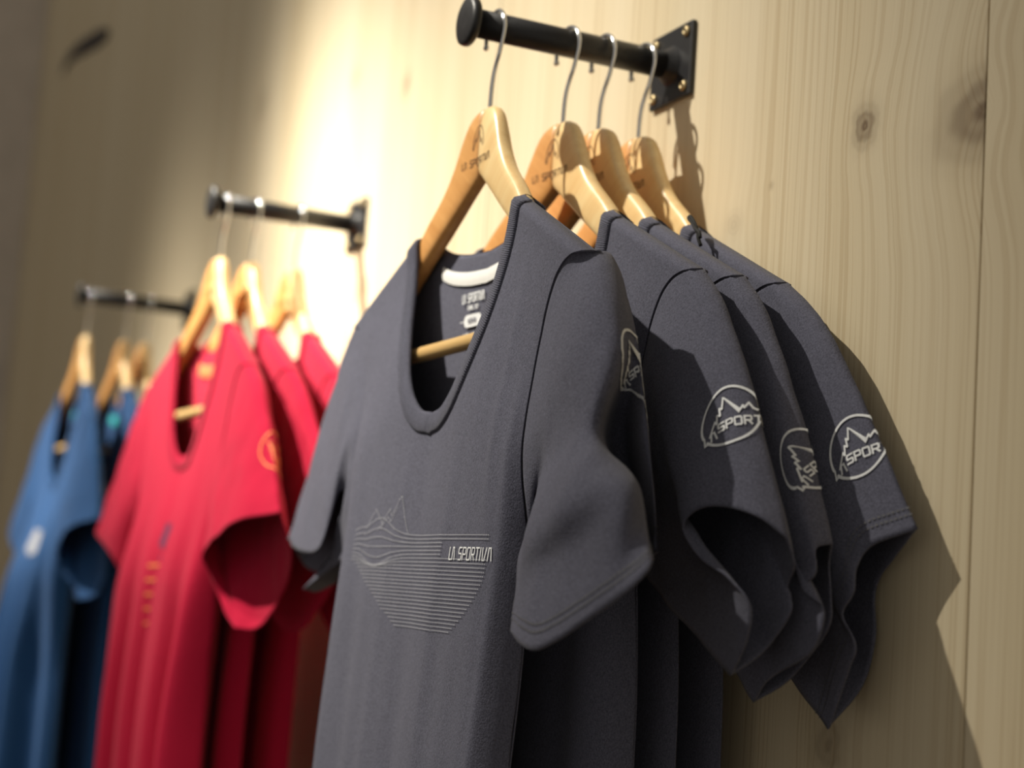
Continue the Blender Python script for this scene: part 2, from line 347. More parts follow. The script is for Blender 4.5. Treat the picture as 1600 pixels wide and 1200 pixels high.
# ------------------------------------------------------------------ hangers
KF = 0.07                                   # the arms lean forward from the centre
def arm_y(ax): return -KF*np.maximum(0, ax-0.0)
OUT = [(0,-0.0635),(0.012,-0.0643),(0.023,-0.0700),(0.032,-0.083),(0.042,-0.101),(0.057,-0.119),(0.080,-0.1375),(0.105,-0.1585),(0.15,-0.1820),(0.175,-0.1985),(0.184,-0.206),(0.187,-0.216)]
INN = [(0,-0.1160),(0.006,-0.1200),(0.014,-0.1255),(0.023,-0.1315),(0.034,-0.139),(0.049,-0.1490),(0.070,-0.1625),(0.098,-0.181),(0.137,-0.2085),(0.168,-0.2340),(0.177,-0.2430),(0.183,-0.244)]
def arm_mesh(sgn):
    o = cr(OUT, 40); i = cr(INN, 40); V = []; Fc = []; T = 0.0068
    pr = []
    for a in np.linspace(0, 2*math.pi, 24, endpoint=False):    # rounded-rectangle section
        c, s = math.cos(a), math.sin(a); q = 3.4
        pr.append((np.sign(c)*abs(c)**(2/q), np.sign(s)*abs(s)**(2/q)))
    K = len(pr)
    for k in range(40):
        mid = (o[k]+i[k])/2; half = (o[k]-i[k])/2; th = T*(1 - 0.25*ss(k, 33, 39))
        for (p, q) in pr:
            x, z = mid + half*p
            V.append((sgn*x, arm_y(abs(x)) + th*q, z))
    for k in range(39):
        for j in range(K):
            n = (j+1) % K; f = (k*K+j, k*K+n, (k+1)*K+n, (k+1)*K+j); Fc.append(f if sgn < 0 else f[::-1])
    e = tuple(range(39*K, 40*K)); Fc.append(e if sgn < 0 else e[::-1])
    c = tuple(range(K)); Fc.append(c[::-1] if sgn < 0 else c)
    return V, Fc
def hook_path():
    R = 0.0165; cz = RR + 0.0017 - R; P = [(-0.0158, -0.0120), (-0.0164, -0.0085)]
    P += [(R*math.cos(math.radians(a)), cz + R*math.sin(math.radians(a))) for a in np.linspace(178, -25, 22)]
    P += [(0.0105,-0.0225),(0.0060,-0.0300),(0.0022,-0.0385),(0.0004,-0.048),(0,-0.060),(0,-0.080)]
    p = cr(P, 60); return np.stack([p[:, 0], np.zeros(60), p[:, 1]], 1)
ARM_ME = {}
def make_hanger(x, y, rz, label, group, logo=True):
    t = thing('clothes_hanger', label, 'hanger', (x, y, ZR), rz, group)
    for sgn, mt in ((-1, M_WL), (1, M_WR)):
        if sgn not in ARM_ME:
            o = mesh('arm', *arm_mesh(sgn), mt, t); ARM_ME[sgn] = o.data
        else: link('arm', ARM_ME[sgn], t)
    if 'hook' not in ARM_ME:
        V, Fc = tube(hook_path(), 0.00165, 10); hk = mesh('hook', V, Fc, M_CHROME, t); ARM_ME['hook'] = hk.data
        bm = bmesh.new(); bmesh.ops.create_uvsphere(bm, u_segments=12, v_segments=8, radius=0.0024, matrix=Matrix.Translation(hook_path()[0])); bm.to_mesh(bpy.data.meshes.new('hook_tip')); me = bpy.data.meshes['hook_tip'] ; bm.to_mesh(me); bm.free(); me.materials.append(M_CHROME); ARM_ME['tip'] = me
        xs = np.linspace(-0.18, 0.18, 25); V, Fc = tube([(a, arm_y(0.18), -0.2445) for a in xs], 0.0058, 16); b = mesh('bar', V, Fc, M_BAR, t); ARM_ME['bar'] = b.data
    else:
        hk = link('hook', ARM_ME['hook'], t); link('bar', ARM_ME['bar'], t)
    link('hook_tip', ARM_ME['tip'], hk)
    if logo:
        if 'logo' not in ARM_ME:
            ink = Ink(lambda a, b: (a, arm_y(abs(a)) - 0.0070, b), 0.001)
            ink.stroke([(0.0098*math.cos(math.radians(q)), -0.097 + 0.0195*math.sin(math.radians(q))) for q in np.linspace(172, 10, 30)], 0.0007)
            ink.stroke([(-0.0082,-0.095),(-0.005,-0.087),(-0.0045,-0.089),(-0.001,-0.081)], 0.0010)
            ink.stroke([(-0.001,-0.081),(0.0028,-0.091),(0.0045,-0.088),(0.0075,-0.094)], 0.0007)
            for st in centred(BRAND, 0.0, -0.1075, 0.0052, 0.95): ink.stroke(st, 0.0007)
            ARM_ME['logo'] = ink.build('burnt_logo', M_BURN, t).data
        else: link('burnt_logo', ARM_ME['logo'], t)
    return t

# ------------------------------------------------------------------ shirts
VT = [0, .05, .1, .2, .3, .38, .44, .48, .54, .7, 1]
IX = [.0920, .0880, .0840, .0750, .0580, .0370, .0170, 0, 0, 0, 0]
IZ = [-.1490, -.1660, -.1850, -.2200, -.2560, -.2830, -.2945, -.2975, -.330, -.480, -.780]
OX = [.2130, .1930, .1780, .1650, .1600, .1590, .1590, .1600, .1620, .1660, .170]
OZ = [-.2075, -.2110, -.2220, -.2520, -.2850, -.3180, -.3450, -.3650, -.3980, -.505, -.780]
VU = 0.54
def z_sh(ax): return -.1490 - (np.maximum(ax, .092)-.092)*.4835
def w_at(z): return np.interp(-z, [.2075,.222,.252,.285,.318,.345,.365,.398,.505,.78], [.213,.19,.172,.1645,.161,.1605,.1612,.163,.1665,.170])
class Torso:
    def __init__(s, seed, front=0.030, back=0.012, fold=0.0035, folds2=0.0, vneck=0.0, low=0.020, sway=0.0, wl=.10, p2=0.0, crease=0.0, cx=0.0):
        s.wl = wl; s.p2 = p2; s.crease = crease; s.cx = cx
        r = random.Random(seed); s.B = front; s.Bb = back; s.A = fold; s.A2 = folds2; s.vneck = vneck; s.B1 = low; s.sw = sway
        s.ph = [r.uniform(0, 6.28) for _ in range(8)]; s.o = r.uniform(0, 50)
    def fold(s, x, z, side):
        d = np.clip(-.17 - z, 0, 1); g = ss(d, .02, .45); p = s.ph[side*4:side*4+4]
        xx = x*(1 + 0.10*ss(-z, .2, .7))
        f = np.sin(2*math.pi*xx/.110 + p[0] + 1.2*z) + .5*np.sin(2*math.pi*xx/.064 + p[1] - 5*z)*ss(d, .1, .3) + .22*np.sin(2*math.pi*xx/.037 + p[2] + 6*z)
        f2 = np.sin(2*math.pi*xx/s.wl + s.p2 + 1.5*z); f2 = f2 - .35*np.sin(2*math.pi*xx/(s.wl*.53) + p[3] + 3*z)
        g2 = ss(-z, .30, .62)
        cre = s.crease*np.exp(-np.abs(x - s.cx + .03*(-z-.5))/.006)*ss(-z, .30, .36) if side == 0 else 0
        if side == 0 and s.crease: cre = cre + .0022*np.exp(-((x-.150)/.005)**2)*ss(-z, .26, .34) + .0009*np.exp(-((x-.066)/.006)**2)*ss(-z, .30, .36) + .0012*np.exp(-((x-.128)/.005)**2)*ss(-z, .19, .25)*ss(z, -.39, -.34)
        return s.A*(.25+.75*g)*f*ss(d, 0, .06) + (s.A2 if side == 0 else s.A2*.2)*g2*f2 - cre
    def yf(s, x, z):
        ax = np.abs(x); d = np.maximum(0, z_sh(ax) - z); e = np.clip(ax/w_at(z), 0, 1)
        t = np.minimum(1, d/.008); wrap = .0098*np.sqrt(np.maximum(0, 1-(1-t)**2))
        edge = -.010*ss(-z, .24, .38) - .0105*(1 - ss(-z, .32, .398)) * np.minimum(1, t)
        cen = -wrap - s.B*ss(d, .012, .16) - s.B1*ss(d, .13, .30)
        prof = 1 - e**(4.5 + 9.5*ss(-z, .27, .37))
        up = ss(-z, .24, .40)
        y = np.where(d < .012, -wrap, edge + (cen-edge)*prof)
        y = (1-ss(d, .006, .03))*(-wrap) + ss(d, .006, .03)*y
        return arm_y(ax)*(1-.7*ss(-z, .3, .5)) + y + s.fold(x, z, 0)*np.sqrt(np.maximum(0, 1-e**12))
    def yb(s, x, z):
        ax = np.abs(x); d = np.maximum(0, z_sh(ax) - z); e = np.clip(ax/w_at(z), 0, 1)
        t = np.minimum(1, d/.008); wrap = .0098*np.sqrt(np.maximum(0, 1-(1-t)**2))
        edge = -.010*ss(-z, .24, .38) + .0098*(1 - ss(-z, .32, .398)) * t
        cen = wrap + s.Bb*ss(d, .02, .2)
        y = (1-ss(d, .006, .03))*wrap + ss(d, .006, .03)*(edge + (cen-edge)*(1-e**3))
        return arm_y(ax)*(1-.7*ss(-z, .3, .5)) + y + .6*s.fold(x, z, 1)*np.sqrt(np.maximum(0, 1-e**6))
    def sx(s, z): return s.sw*ss(-z, .34, .60)
    def front(s, a, b, off=.0008): return (a + float(s.sx(np.array(b))), float(s.yf(np.array(a), np.array(b))) - off, b)
    def iz(s, v):
        z = hermite(VT, IZ, v); return z
    def ix(s, v):
        x = hermite(VT, IX, v)
        return x
    def grid(s, back, NV=100, NU=36):
        vv = np.concatenate([np.linspace(0, .06, 10)[:-1], np.linspace(.06, .5, 44)[:-1], np.linspace(.5, 1, NV-52)])
        ix, iz = s.ix(vv), s.iz(vv); ox, oz = hermite(VT, OX, vv), hermite(VT, OZ, vv)
        if s.vneck and not back: iz = iz + s.vneck*np.clip(vv/.48, 0, 1)*np.clip((.56-vv)/.08, 0, 1)
        if back:                             # high neckline at the back
            vb = [0, .015, .035, .06, .09, 1]; ix = np.interp(vv, vb, [.092, .083, .062, .032, 0, 0])
            iz = hermite([0, .015, .035, .06, .09, .54, 1], [-.149, -.1560, -.1645, -.1695, -.171, -.345, -.78], vv)
        u = 1-(1-np.linspace(0, 1, NU))**1.7; V = []; Fc = []
        for sg in (1, -1):
            X = ix[:, None]*(1-u) + ox[:, None]*u; Z = iz[:, None]*(1-u) + oz[:, None]*u; k = len(V)
            Y = (s.yb if back else s.yf)(sg*X, Z)
            V += list(np.stack([sg*X + s.sx(Z), Y, Z], -1).reshape(-1, 3))
            for a in range(len(vv)-1):
                for b in range(NU-1):
                    f = (k+a*NU+b, k+(a+1)*NU+b, k+(a+1)*NU+b+1, k+a*NU+b+1)
                    Fc.append(f if (sg > 0) != back else f[::-1])
        return V, Fc
    def armhole(s, sg, n=40):                # front and back halves, from the shoulder point to the underarm
        v = np.linspace(0, VU, n)**1.0; x, z = hermite(VT, OX, v), hermite(VT, OZ, v)
        return np.stack([sg*x + s.sx(z), s.yf(sg*x, z)+.0012, z], 1), np.stack([sg*x + s.sx(z), s.yb(sg*x, z)-.0012, z], 1)
def solidify(o, t=0.0013):
    m = o.modifiers.new('cloth', 'SOLIDIFY'); m.thickness = t; m.offset = -1
def weld(o, d=1e-5):
    bm = bmesh.new(); bm.from_mesh(o.data); bmesh.ops.remove_doubles(bm, verts=bm.verts, dist=d); bm.to_mesh(o.data); bm.free()
NR = 46; MR = 60
class Sleeve:
    """rings: list of (front path, back path), each from the top point to the bottom point, the first the armhole."""
    def __init__(s, rings, seed, wr=0.0016):
        G = []
        for fp, bp in rings:
            a = cr(fp, NR); b = cr(bp, NR); G.append(np.vstack([a, b[::-1][1:-1]]))
        G = np.array(G); n = len(G)
        L = [0]
        for k in range(1, n): L.append(L[-1] + np.mean(np.linalg.norm(G[k]-G[k-1], axis=1)))
        Q = np.concatenate([[2*G[0]-G[1]], G, [2*G[-1]-G[-2]]]); out = []
        for sv in np.linspace(0, L[-1], MR):
            k = min(n-2, max(0, int(np.searchsorted(L, sv, 'right')-1))); t = (sv-L[k])/(L[k+1]-L[k])
            a, b, c, d = Q[k], Q[k+1], Q[k+2], Q[k+3]
            out.append(0.5*(2*b + (c-a)*t + (2*a-5*b+4*c-d)*t*t + (3*b-a-3*c+d)*t**3))
        P = np.array(out); s.P = P; s.Nn = s.normals(P)
        W = np.zeros(P.shape[:2])
        for i in range(MR):
            for j in range(P.shape[1]):
                q = P[i, j]; W[i, j] = noise.noise((q[0]*26+seed*7.1, q[1]*26, q[2]*13+seed)) + .6*noise.noise((q[0]*60+seed, q[1]*60+9, q[2]*30))
        env = ss(np.arange(MR), 1, 14)[:, None]
        s.P = P + s.Nn*(W*wr*env)[..., None]; s.Nn = s.normals(s.P)
    def normals(s, P):
        ds = np.gradient(P, axis=0); dt = (np.roll(P, -1, 1) - np.roll(P, 1, 1))/2
        n = np.cross(ds, dt); n /= (np.linalg.norm(n, axis=-1, keepdims=True)+1e-12)
        c = P.mean(1, keepdims=True)
        s.flip = ((P-c)*n).sum() < 0
        return -n if s.flip else n
    def at(s, i, j, off=0.0):
        K = s.P.shape[1]; i = min(max(i, 0), MR-1.001); a = int(i); b = math.floor(j); fi = i-a; fj = j-b; b0 = b % K; b1 = (b+1) % K
        g = lambda A: (A[a, b0]*(1-fj)+A[a, b1]*fj)*(1-fi) + (A[a+1, b0]*(1-fj)+A[a+1, b1]*fj)*fi
        return g(s.P) + g(s.Nn)*off
    def build(s, mat, parent):
        K = s.P.shape[1]; V = list(s.P.reshape(-1, 3)); Fc = []
        for i in range(MR-1):
            for j in range(K):
                k = (j+1) % K; f = (i*K+j, (i+1)*K+j, (i+1)*K+k, i*K+k); Fc.append(f[::-1] if s.flip else f)
        o = mesh('sleeve', V, Fc, mat, parent); solidify(o); return o
    def stitches(s, mat, parent):
        V = []; Fc = []; K = s.P.shape[1]
        for back in (0.0105, 0.0150):
            pts = []
            for j in np.arange(0, K, 0.25):
                col = np.array([s.at(MR-1.001, j), s.at(MR-9, j)]); L = np.linalg.norm(col[1]-col[0])
                pts.append((MR-1.001 - back/L*8, j))
            acc = 0; prev = None; run = []
            for (i, j) in pts:
                p = s.at(i, j, .0007)
                if prev is not None: acc += np.linalg.norm(p-prev)
                prev = p; run.append((acc, i, j))
            run = np.array(run); dpos = 0
            while dpos < acc - .003:
                for a, b in ((dpos, dpos+.0021),):
                    k = len(V)
                    for q in (a, b):
                        i = np.interp(q, run[:, 0], run[:, 1]); j = np.interp(q, run[:, 0], run[:, 2])
                        V += [s.at(i-.18, j, .0006), s.at(i+.18, j, .0006)]
                    Fc.append((k, k+1, k+3, k+2))
                dpos += .0032
        mesh('hem_stitching', V, Fc, mat, parent, False)
    def mapper(s, world, px, py, base, off=0.0008):
        """surface map for a print: centre at the photo pixel, text running along the pixel direction base."""
        K = s.P.shape[1]; R = np.array(world.to_3x3()); T = np.array(world.translation)
        PW = s.P @ R.T + T; NW = s.Nn @ R.T; uv = project(PW)
        facing = ((CAM - PW)*NW).sum(-1) > 0
        dist = np.hypot(uv[..., 0]-px, uv[..., 1]-py) + np.where(facing, 0, 1e4)
        i0, j0 = np.unravel_index(np.argmin(dist), dist.shape); i0 = min(max(i0, 2), MR-3)
        Js = (s.P[i0+2, j0]-s.P[i0-2, j0])/4; Jt = (s.P[i0, (j0+2) % K]-s.P[i0, (j0-2) % K])/4
        us = (uv[i0+2, j0]-uv[i0-2, j0])/4; ut = (uv[i0, (j0+2) % K]-uv[i0, (j0-2) % K])/4
        c = np.linalg.solve(np.stack([us, ut], 1), np.array(base, float)); e1 = Js*c[0]+Jt*c[1]; e1 /= np.linalg.norm(e1)
        n = s.Nn[i0, j0]; e2 = np.cross(e1, n); e2 -= e1*(e1@e2); e2 /= np.linalg.norm(e2)
        if e2[2] < 0: e2 = -e2
        ti = Js/np.linalg.norm(Js); tj = Jt/np.linalg.norm(Jt); A = np.stack([ti, tj], 1)
        m1 = np.linalg.lstsq(A, e1, rcond=None)[0]; m2 = np.linalg.lstsq(A, e2, rcond=None)[0]
        ci = np.concatenate([[0], np.cumsum(np.linalg.norm(np.diff(s.P[:, j0], axis=0), axis=1))]); ci -= ci[i0]
        def f(a, b):                          # arc length down the sleeve, then round it
            i = np.interp(a*m1[0] + b*m2[0], ci, np.arange(MR)); q = a*m1[1] + b*m2[1]
            r = min(MR-1, max(0, int(round(i)))); js = np.arange(j0-30, j0+31); ring = s.P[r][js % K]
            cj = np.concatenate([[0], np.cumsum(np.linalg.norm(np.diff(ring, axis=0), axis=1))]); cj -= cj[30]
            return s.at(i, float(np.interp(q, cj, js)), off)
        return f

def neck_loop(T):
    v = np.linspace(0, .48, 60); fx = T.ix(v); fz = T.iz(v)
    if T.vneck: fz = fz + T.vneck*np.clip(v/.48, 0, 1)
    fr = np.stack([fx, fz], 1)
    b = cr([(.092,-.149),(.083,-.156),(.062,-.1645),(.032,-.1695),(0,-.171)], 26)
    return fr, b
def make_collar(T, mat, parent, wd=0.0150):
    fr, bk = neck_loop(T); V = []; Fc = []
    def strip(line, fy, sy, out0):
        L = np.vstack([line, (line[:-1]*[-1, 1])[::-1]]); n = len(L); k = len(V)
        tg = np.gradient(L, axis=0); nn = np.stack([-tg[:, 1], tg[:, 0]], 1); nn /= np.linalg.norm(nn, axis=1, keepdims=True)
        mid = n//2
        if nn[mid, 1] > 0: nn = -nn           # outward: away from the opening, down at the middle
        # at the shoulder ends run along the shoulder line
        sh = np.array([.90, -.435])
        for q in range(n):
            f = min(q, n-1-q)/8.0
            if f < 1:
                sg = 1 if L[q, 0] > 0 else -1; nn[q] = nn[q]*f + np.array([sg*sh[0], sh[1]])*(1-f)
        nn /= np.linalg.norm(nn, axis=1, keepdims=True)
        prof = [(-.0004, 1.6), (-.0010, .3), (-.0006, -1.2), (.0015, -2.3), (wd*.5, -2.4), (wd-.0018, -2.3), (wd-.0004, -1.4), (wd, .4)]
        for q in range(n):
            for (o_, h) in prof:
                x, z = L[q] + nn[q]*o_; xx = x
                V.append((x, fy(x, min(z, float(z_sh(abs(x)))-0.0)) + sy*(-h)*.0010*(-1) , z + (0.0012 if min(q, n-1-q) < 3 else 0)))
        m = len(prof)
        for q in range(n-1):
            for a in range(m-1):
                f = (k+q*m+a, k+(q+1)*m+a, k+(q+1)*m+a+1, k+q*m+a+1); Fc.append(f if sy > 0 else f[::-1])
        return n, m
    n, m = strip(fr, T.yf, 1, None)
    strip(bk, T.yb, -1, None)
    o = mesh('collar', V, Fc, mat, parent)
    uv = o.data.uv_layers.new(name='UVMap')
    co = np.array(V); cnt = []
    for p in o.data.polygons:
        for li, vi in zip(p.loop_indices, p.vertices):
            row = vi//m if vi < n*m else (vi-n*m)//m
            uv.data[li].uv = (row*2.0, 0)
    return o

def make_shirt(x, y, rz, label, group, mat, ribmat, seed, tors, rs=None, ls=None, rmid=None, lmid=None, wr=0.0016, world_rings=True):
    t = thing('t_shirt', label, 't-shirt', (x, y, ZR), rz, group)
    W = Matrix.Translation((x, y, ZR)) @ Matrix.Rotation(rz, 4, 'Z'); Wi = W.inverted()
    loc = lambda p: np.array(Wi @ Vector(p))
    T = Torso(seed, **tors)
    for b, nm in ((False, 'front_panel'), (True, 'back_panel')):
        o = mesh(nm, *T.grid(b), mat, t); weld(o); solidify(o)
    make_collar(T, ribmat, t)
    out = []
    for sg, hem, mids in ((1, rs, rmid), (-1, ls, lmid)):
        a = T.armhole(sg)
        if hem is None:
            fr_ = [(.352,-.020,-.362),(.285,-.046,-.380),(.215,-.048,-.408),(.192,-.036,-.428),(.205,-.022,-.455),(.232,-.016,-.476)]
            bk_ = [(.352,-.020,-.362),(.338,.000,-.405),(.300,.006,-.445),(.265,.000,-.468),(.232,-.016,-.476)]
            r = random.Random(seed*3+sg); jit = lambda P: [(sg*(p[0]+r.uniform(-.006,.006)*(0 < k < len(P)-1)), p[1]*(.6 if tors.get('low', .02) < .02 else 1), p[2]+r.uniform(-.006,.006)*(0 < k < len(P)-1)) for k, p in enumerate(P)]
            hem = (jit(fr_), jit(bk_)); loc_ = lambda p: np.array(p, float)
        else: loc_ = lambda p: loc(pix(*p))
        H = ([loc_(p) for p in hem[0]], [loc_(p) for p in hem[1]])
        rings = [a]
        if mids:
            for md in mids: rings.append(([loc(pix(*p)) for p in md[0]], [loc(pix(*p)) for p in md[1]]))
        else:
            ha, hb = cr(H[0], NR), cr(H[1], NR); aa, ab = cr(a[0], NR), cr(a[1], NR); wgt = np.linspace(1, 0, NR)[:, None]**.8
            for f, up in ((.22, .010), (.55, .010)):
                bulge = np.array([sg*.6, 0, .8])*up
                rings.append((aa*(1-f)+ha*f + bulge*wgt + np.array([0,-.004,0])*(1-abs(2*wgt-1)), ab*(1-f)+hb*f + bulge*wgt + np.array([0,.004,0])*(1-abs(2*wgt-1))))
        rings.append(H)
        s = Sleeve(rings, seed + (0 if sg > 0 else 50), wr); s.obj = s.build(mat, t); out.append(s)
    return t, T, out, W
def neck_tape(T, mat, parent, top=0.0135, wd=0.0105, xm=0.078):
    _, bk = neck_loop(T); L = np.vstack([bk, (bk[:-1]*[-1, 1])[::-1]]); L = L[np.abs(L[:, 0]) < xm]; V = []; Fc = []
    for x, z in L:
        for k in range(4):
            zz = z - top - wd*k/3; V.append((x*.97, T.yb(x*.97, zz) - .0030 - (.0006 if k in (1, 2) else 0), zz))
    for q in range(len(L)-1):
        for k in range(3): Fc.append((q*4+k, (q+1)*4+k, (q+1)*4+k+1, q*4+k+1))
    return mesh('neck_tape', V, Fc, mat, parent)

GREY = fabric('charcoal_cotton', (0.104, 0.106, 0.146)); GREYR = fabric('charcoal_rib', (0.099, 0.101, 0.139), rib=True)
RED = fabric('red_cotton', (0.48, 0.007, 0.042), 0.12); REDR = fabric('red_rib', (0.46, 0.007, 0.042), 0.12, True)
BLUE = fabric('blue_cotton', (0.019, 0.078, 0.22), 0.15); BLUER = fabric('blue_rib', (0.019, 0.075, 0.21), 0.15, True)

GH = 'wooden hangers on the near rod'; GS = 'dark grey t-shirts on the near rod'
HY = [-0.1565, -0.0952, -0.0645, -0.0290]; YAW = [0.0, 0.085, 0.085, 0.075]
HL = ['front hanger with burnt logo on the near rod, carrying the front grey shirt',
      'second hanger from the front on the near rod, its burnt logo half in shadow',
      'third hanger from the front on the near rod, mostly hidden behind the second',
      'hanger closest to the wall on the near rod']
for k in range(4): make_hanger(0, HY[k], YAW[k], HL[k], GH)

# --- front grey shirt
f0 = [(1027,862,-.158),(1017,868,-.150),(1012,874,-.156),(1022,872,-.184),(1000,903,-.198),(920,965,-.210),(845,1014,-.218),(815,1008,-.219),(797,986,-.215)]
b0 = [(1027,862,-.158),(1005,868,-.134),(930,915,-.136),(860,960,-.168),(797,986,-.215)]
m0 = ([(958,404,-.156),(949,416,-.167),(930,437,-.177),(902,492,-.187),(878,560,-.191),(857,650,-.189),(841,735,-.182),(835,790,-.174)],
      [(958,404,-.156),(968,450,-.140),(955,530,-.131),(908,650,-.140),(860,740,-.160),(835,790,-.174)])
m1 = ([(992,500,-.154),(985,525,-.164),(973,550,-.174),(952,588,-.184),(928,625,-.191),(880,695,-.194),(845,748,-.188),(829,805,-.180)],
      [(992,500,-.154),(1000,560,-.132),(985,640,-.122),(930,700,-.128),(880,760,-.146),(829,805,-.180)])
m2 = ([(1008,640,-.158),(996,650,-.156),(970,676,-.148),(951,690,-.162),(938,710,-.194),(885,770,-.214),(828,836,-.214),(812,868,-.198)],
      [(1008,640,-.158),(1010,700,-.130),(985,760,-.120),(930,800,-.134),(860,850,-.168),(812,868,-.198)])
m3 = ([(1022,770,-.158),(1008,775,-.150),(985,785,-.142),(1000,765,-.176),(975,782,-.198),(910,850,-.208),(830,905,-.213),(803,930,-.206)],
      [(1022,770,-.158),(1018,810,-.132),(985,850,-.122),(930,870,-.134),(860,910,-.168),(803,930,-.206)])
l0f = [(451,842,-.170),(464,860,-.182),(495,859,-.188),(517,805,-.186),(533,762,-.182),(546,790,-.176),(530,850,-.172),(474,920,-.168)]
l0b = [(451,842,-.170),(468,870,-.150),(485,890,-.140),(530,905,-.135),(500,925,-.150),(474,920,-.168)]
s1, T1, (R1, L1), W1 = make_shirt(0, HY[0], YAW[0], 'front dark grey scoop neck t-shirt with mountain print on the chest', GS, GREY, GREYR, 3,
    dict(front=0.018, back=0.006, fold=0.0016, low=0.009, sway=-0.030, crease=.0018, cx=-.035), (f0, b0), (l0f, l0b), [m0, m1, m2, m3], None, 0.0018)
R1.stitches(M_THREAD, s1)
neck_tape(T1, M_TAPE, s1)
ink = Ink(R1.mapper(W1, 994, 566, (0.45, -0.25)), 0.001); emblem_strokes(ink, 0.0178, 0.0015); ink.build('sleeve_emblem', M_WHITE, s1)
# chest print: dotted landscape and the brand line
fp = T1.front
ink = Ink(fp)
for i in range(25):
    z = -.3855 - i*.00270; q = max(0, (i-7)/17.0)
    xr = .139 - .040*max(0, (i-9)/15.0)**1.8; xl = -.112 + .104*q**1.0
    pts = []
    for x in np.linspace(xl, xr, 40):
        e = math.exp(-((x+.062)/.030)**2); h = (.013*math.exp(-i/2.2) - .010*math.exp(-((i-5)/2.0)**2))*e
        pts.append((x, z + h + .004*math.exp(-((x+.104)/.012)**2)*math.exp(-i/3)))
    if i in (2, 3, 4, 5): pts = [p for p in pts if p[0] < .074]
    ink.dots(pts, .0007, .0013, .0007)
for pk in ([(-.090,-.380),(-.074,-.366),(-.056,-.378)], [(-.066,-.382),(-.046,-.366),(-.042,-.371),(-.028,-.357),(-.020,-.372),(-.010,-.384)], [(-.060,-.380),(-.048,-.372),(-.042,-.375),(-.032,-.365)]):
    for a, b in zip(pk[:-1], pk[1:]): ink.dots([a, b], .0008, .0013, .0008)
ink.build('chest_print', M_SILVER, s1)
ink = Ink(fp)
for st in text_strokes(BRAND, .082, -.4020, .0080, .74, .26)[0]: ink.stroke(st, .0010)
ink.build('chest_lettering', M_WHITE, s1)
bp_ = lambda a, b: (a, float(T1.yb(np.array(a), np.array(b))) - .0030, b)
ink = Ink(bp_); cx = -.020
for st in centred(BRAND, cx, -.2065, .0062, .56): ink.stroke(st, .0010)
for st in centred('FIEMME, ITALY', cx, -.2125, .0032, .50): ink.stroke(st, .0005)
hole = [(cx + .0095*np.sign(math.cos(a)) + .0048*math.cos(a), -.2210 + .0048*math.sin(a)) for a in np.linspace(.001, 2*math.pi+.001, 28)[:-1]]
ink.fill(hole); ink.stroke([(cx-.020, -.2210), (cx-.014, -.2210)], .0006); ink.stroke([(cx+.014, -.2210), (cx+.020, -.2210)], .0006)
for st in centred('US-40-M', cx, -.2375, .0068, .62): ink.stroke(st, .0011)
ink.build('neck_print', M_WHITE, s1)
ink = Ink(bp_); ink.stroke([(cx+.006+.017*math.cos(a), -.282+.017*math.sin(a)) for a in np.linspace(0, 2*math.pi, 40)], .0022)
ink.build('neck_emblem', M_WHITE, s1)
ink = Ink(lambda a, b: (a, float(T1.yb(np.array(a), np.array(b))) - .0036, b))
for st in centred('WOMAN', cx, -.2229, .0036, .66): ink.stroke(st, .0005)
ink.build('size_lettering', GREY, s1)

# --- the three grey shirts behind it
def emblem(s, W, t, px, py, base, R, mat, lw=0.0016):
    ink = Ink(s.mapper(W, px, py, base), 0.001); emblem_strokes(ink, R, lw); return ink.build('sleeve_emblem', mat, t)
h2 = ([(1232,842,-.098),(1180,805,-.112),(1120,790,-.122),(1080,802,-.129),(1066,828,-.131),(1092,872,-.128),(1136,905,-.123),(1168,945,-.118),(1162,1003,-.115),(1141,1057,-.110)],
      [(1232,842,-.098),(1242,881,-.090),(1231,914,-.084),(1237,954,-.086),(1200,1012,-.090),(1141,1057,-.110)])
s2, T2, (R2, _), W2 = make_shirt(0, HY[1], YAW[1], 'second dark grey t-shirt from the front, sleeve opening gaping towards the camera', GS, GREY, GREYR, 7,
    dict(front=0.014, back=0.004, low=0.010, fold=0.002), h2)
emblem(R2, W2, s2, 1142, 646, (1, -.40), .0195, M_WHITE)
h3 = ([(1300,850,-.060),(1276,856,-.072),(1272,895,-.076),(1254,920,-.078),(1287,957,-.074),(1264,1020,-.075),(1200,1060,-.076),(1177,1098,-.072)],
      [(1300,850,-.060),(1296,880,-.052),(1300,930,-.050),(1295,985,-.050),(1240,1060,-.054),(1177,1098,-.072)])
s3, T3, (R3, _), W3 = make_shirt(0, HY[2], YAW[2], 'third dark grey t-shirt from the front, squeezed between its neighbours', GS, GREY, GREYR, 11,
    dict(front=0.005, back=0.001, low=0.002, fold=0.0010), h3)
emblem(R3, W3, s3, 1266, 713, (1, -.75), .0200, M_WHITE)
h4 = ([(1434,826,-.022),(1363,850,-.034),(1338,881,-.040),(1332,925,-.044),(1314,962,-.044),(1336,1009,-.040),(1326,1045,-.038),(1292,1141,-.032)],
      [(1434,826,-.022),(1400,870,-.012),(1374,907,-.008),(1368,940,-.007),(1370,998,-.007),(1349,1072,-.010),(1292,1141,-.032)])
s4, T4, (R4, _), W4 = make_shirt(0, HY[3], YAW[3], 'dark grey t-shirt closest to the wall with the full round sleeve emblem', GS, GREY, GREYR, 15,
    dict(front=0.005, back=0.001, low=0.002, fold=0.0010), h4)
emblem(R4, W4, s4, 1341, 698, (1, -.46), .0195, M_WHITE)
R4.stitches(M_THREAD, s4)
for t_, T_ in ((s2, T2), (s3, T3), (s4, T4)): neck_tape(T_, M_TAPE, t_)
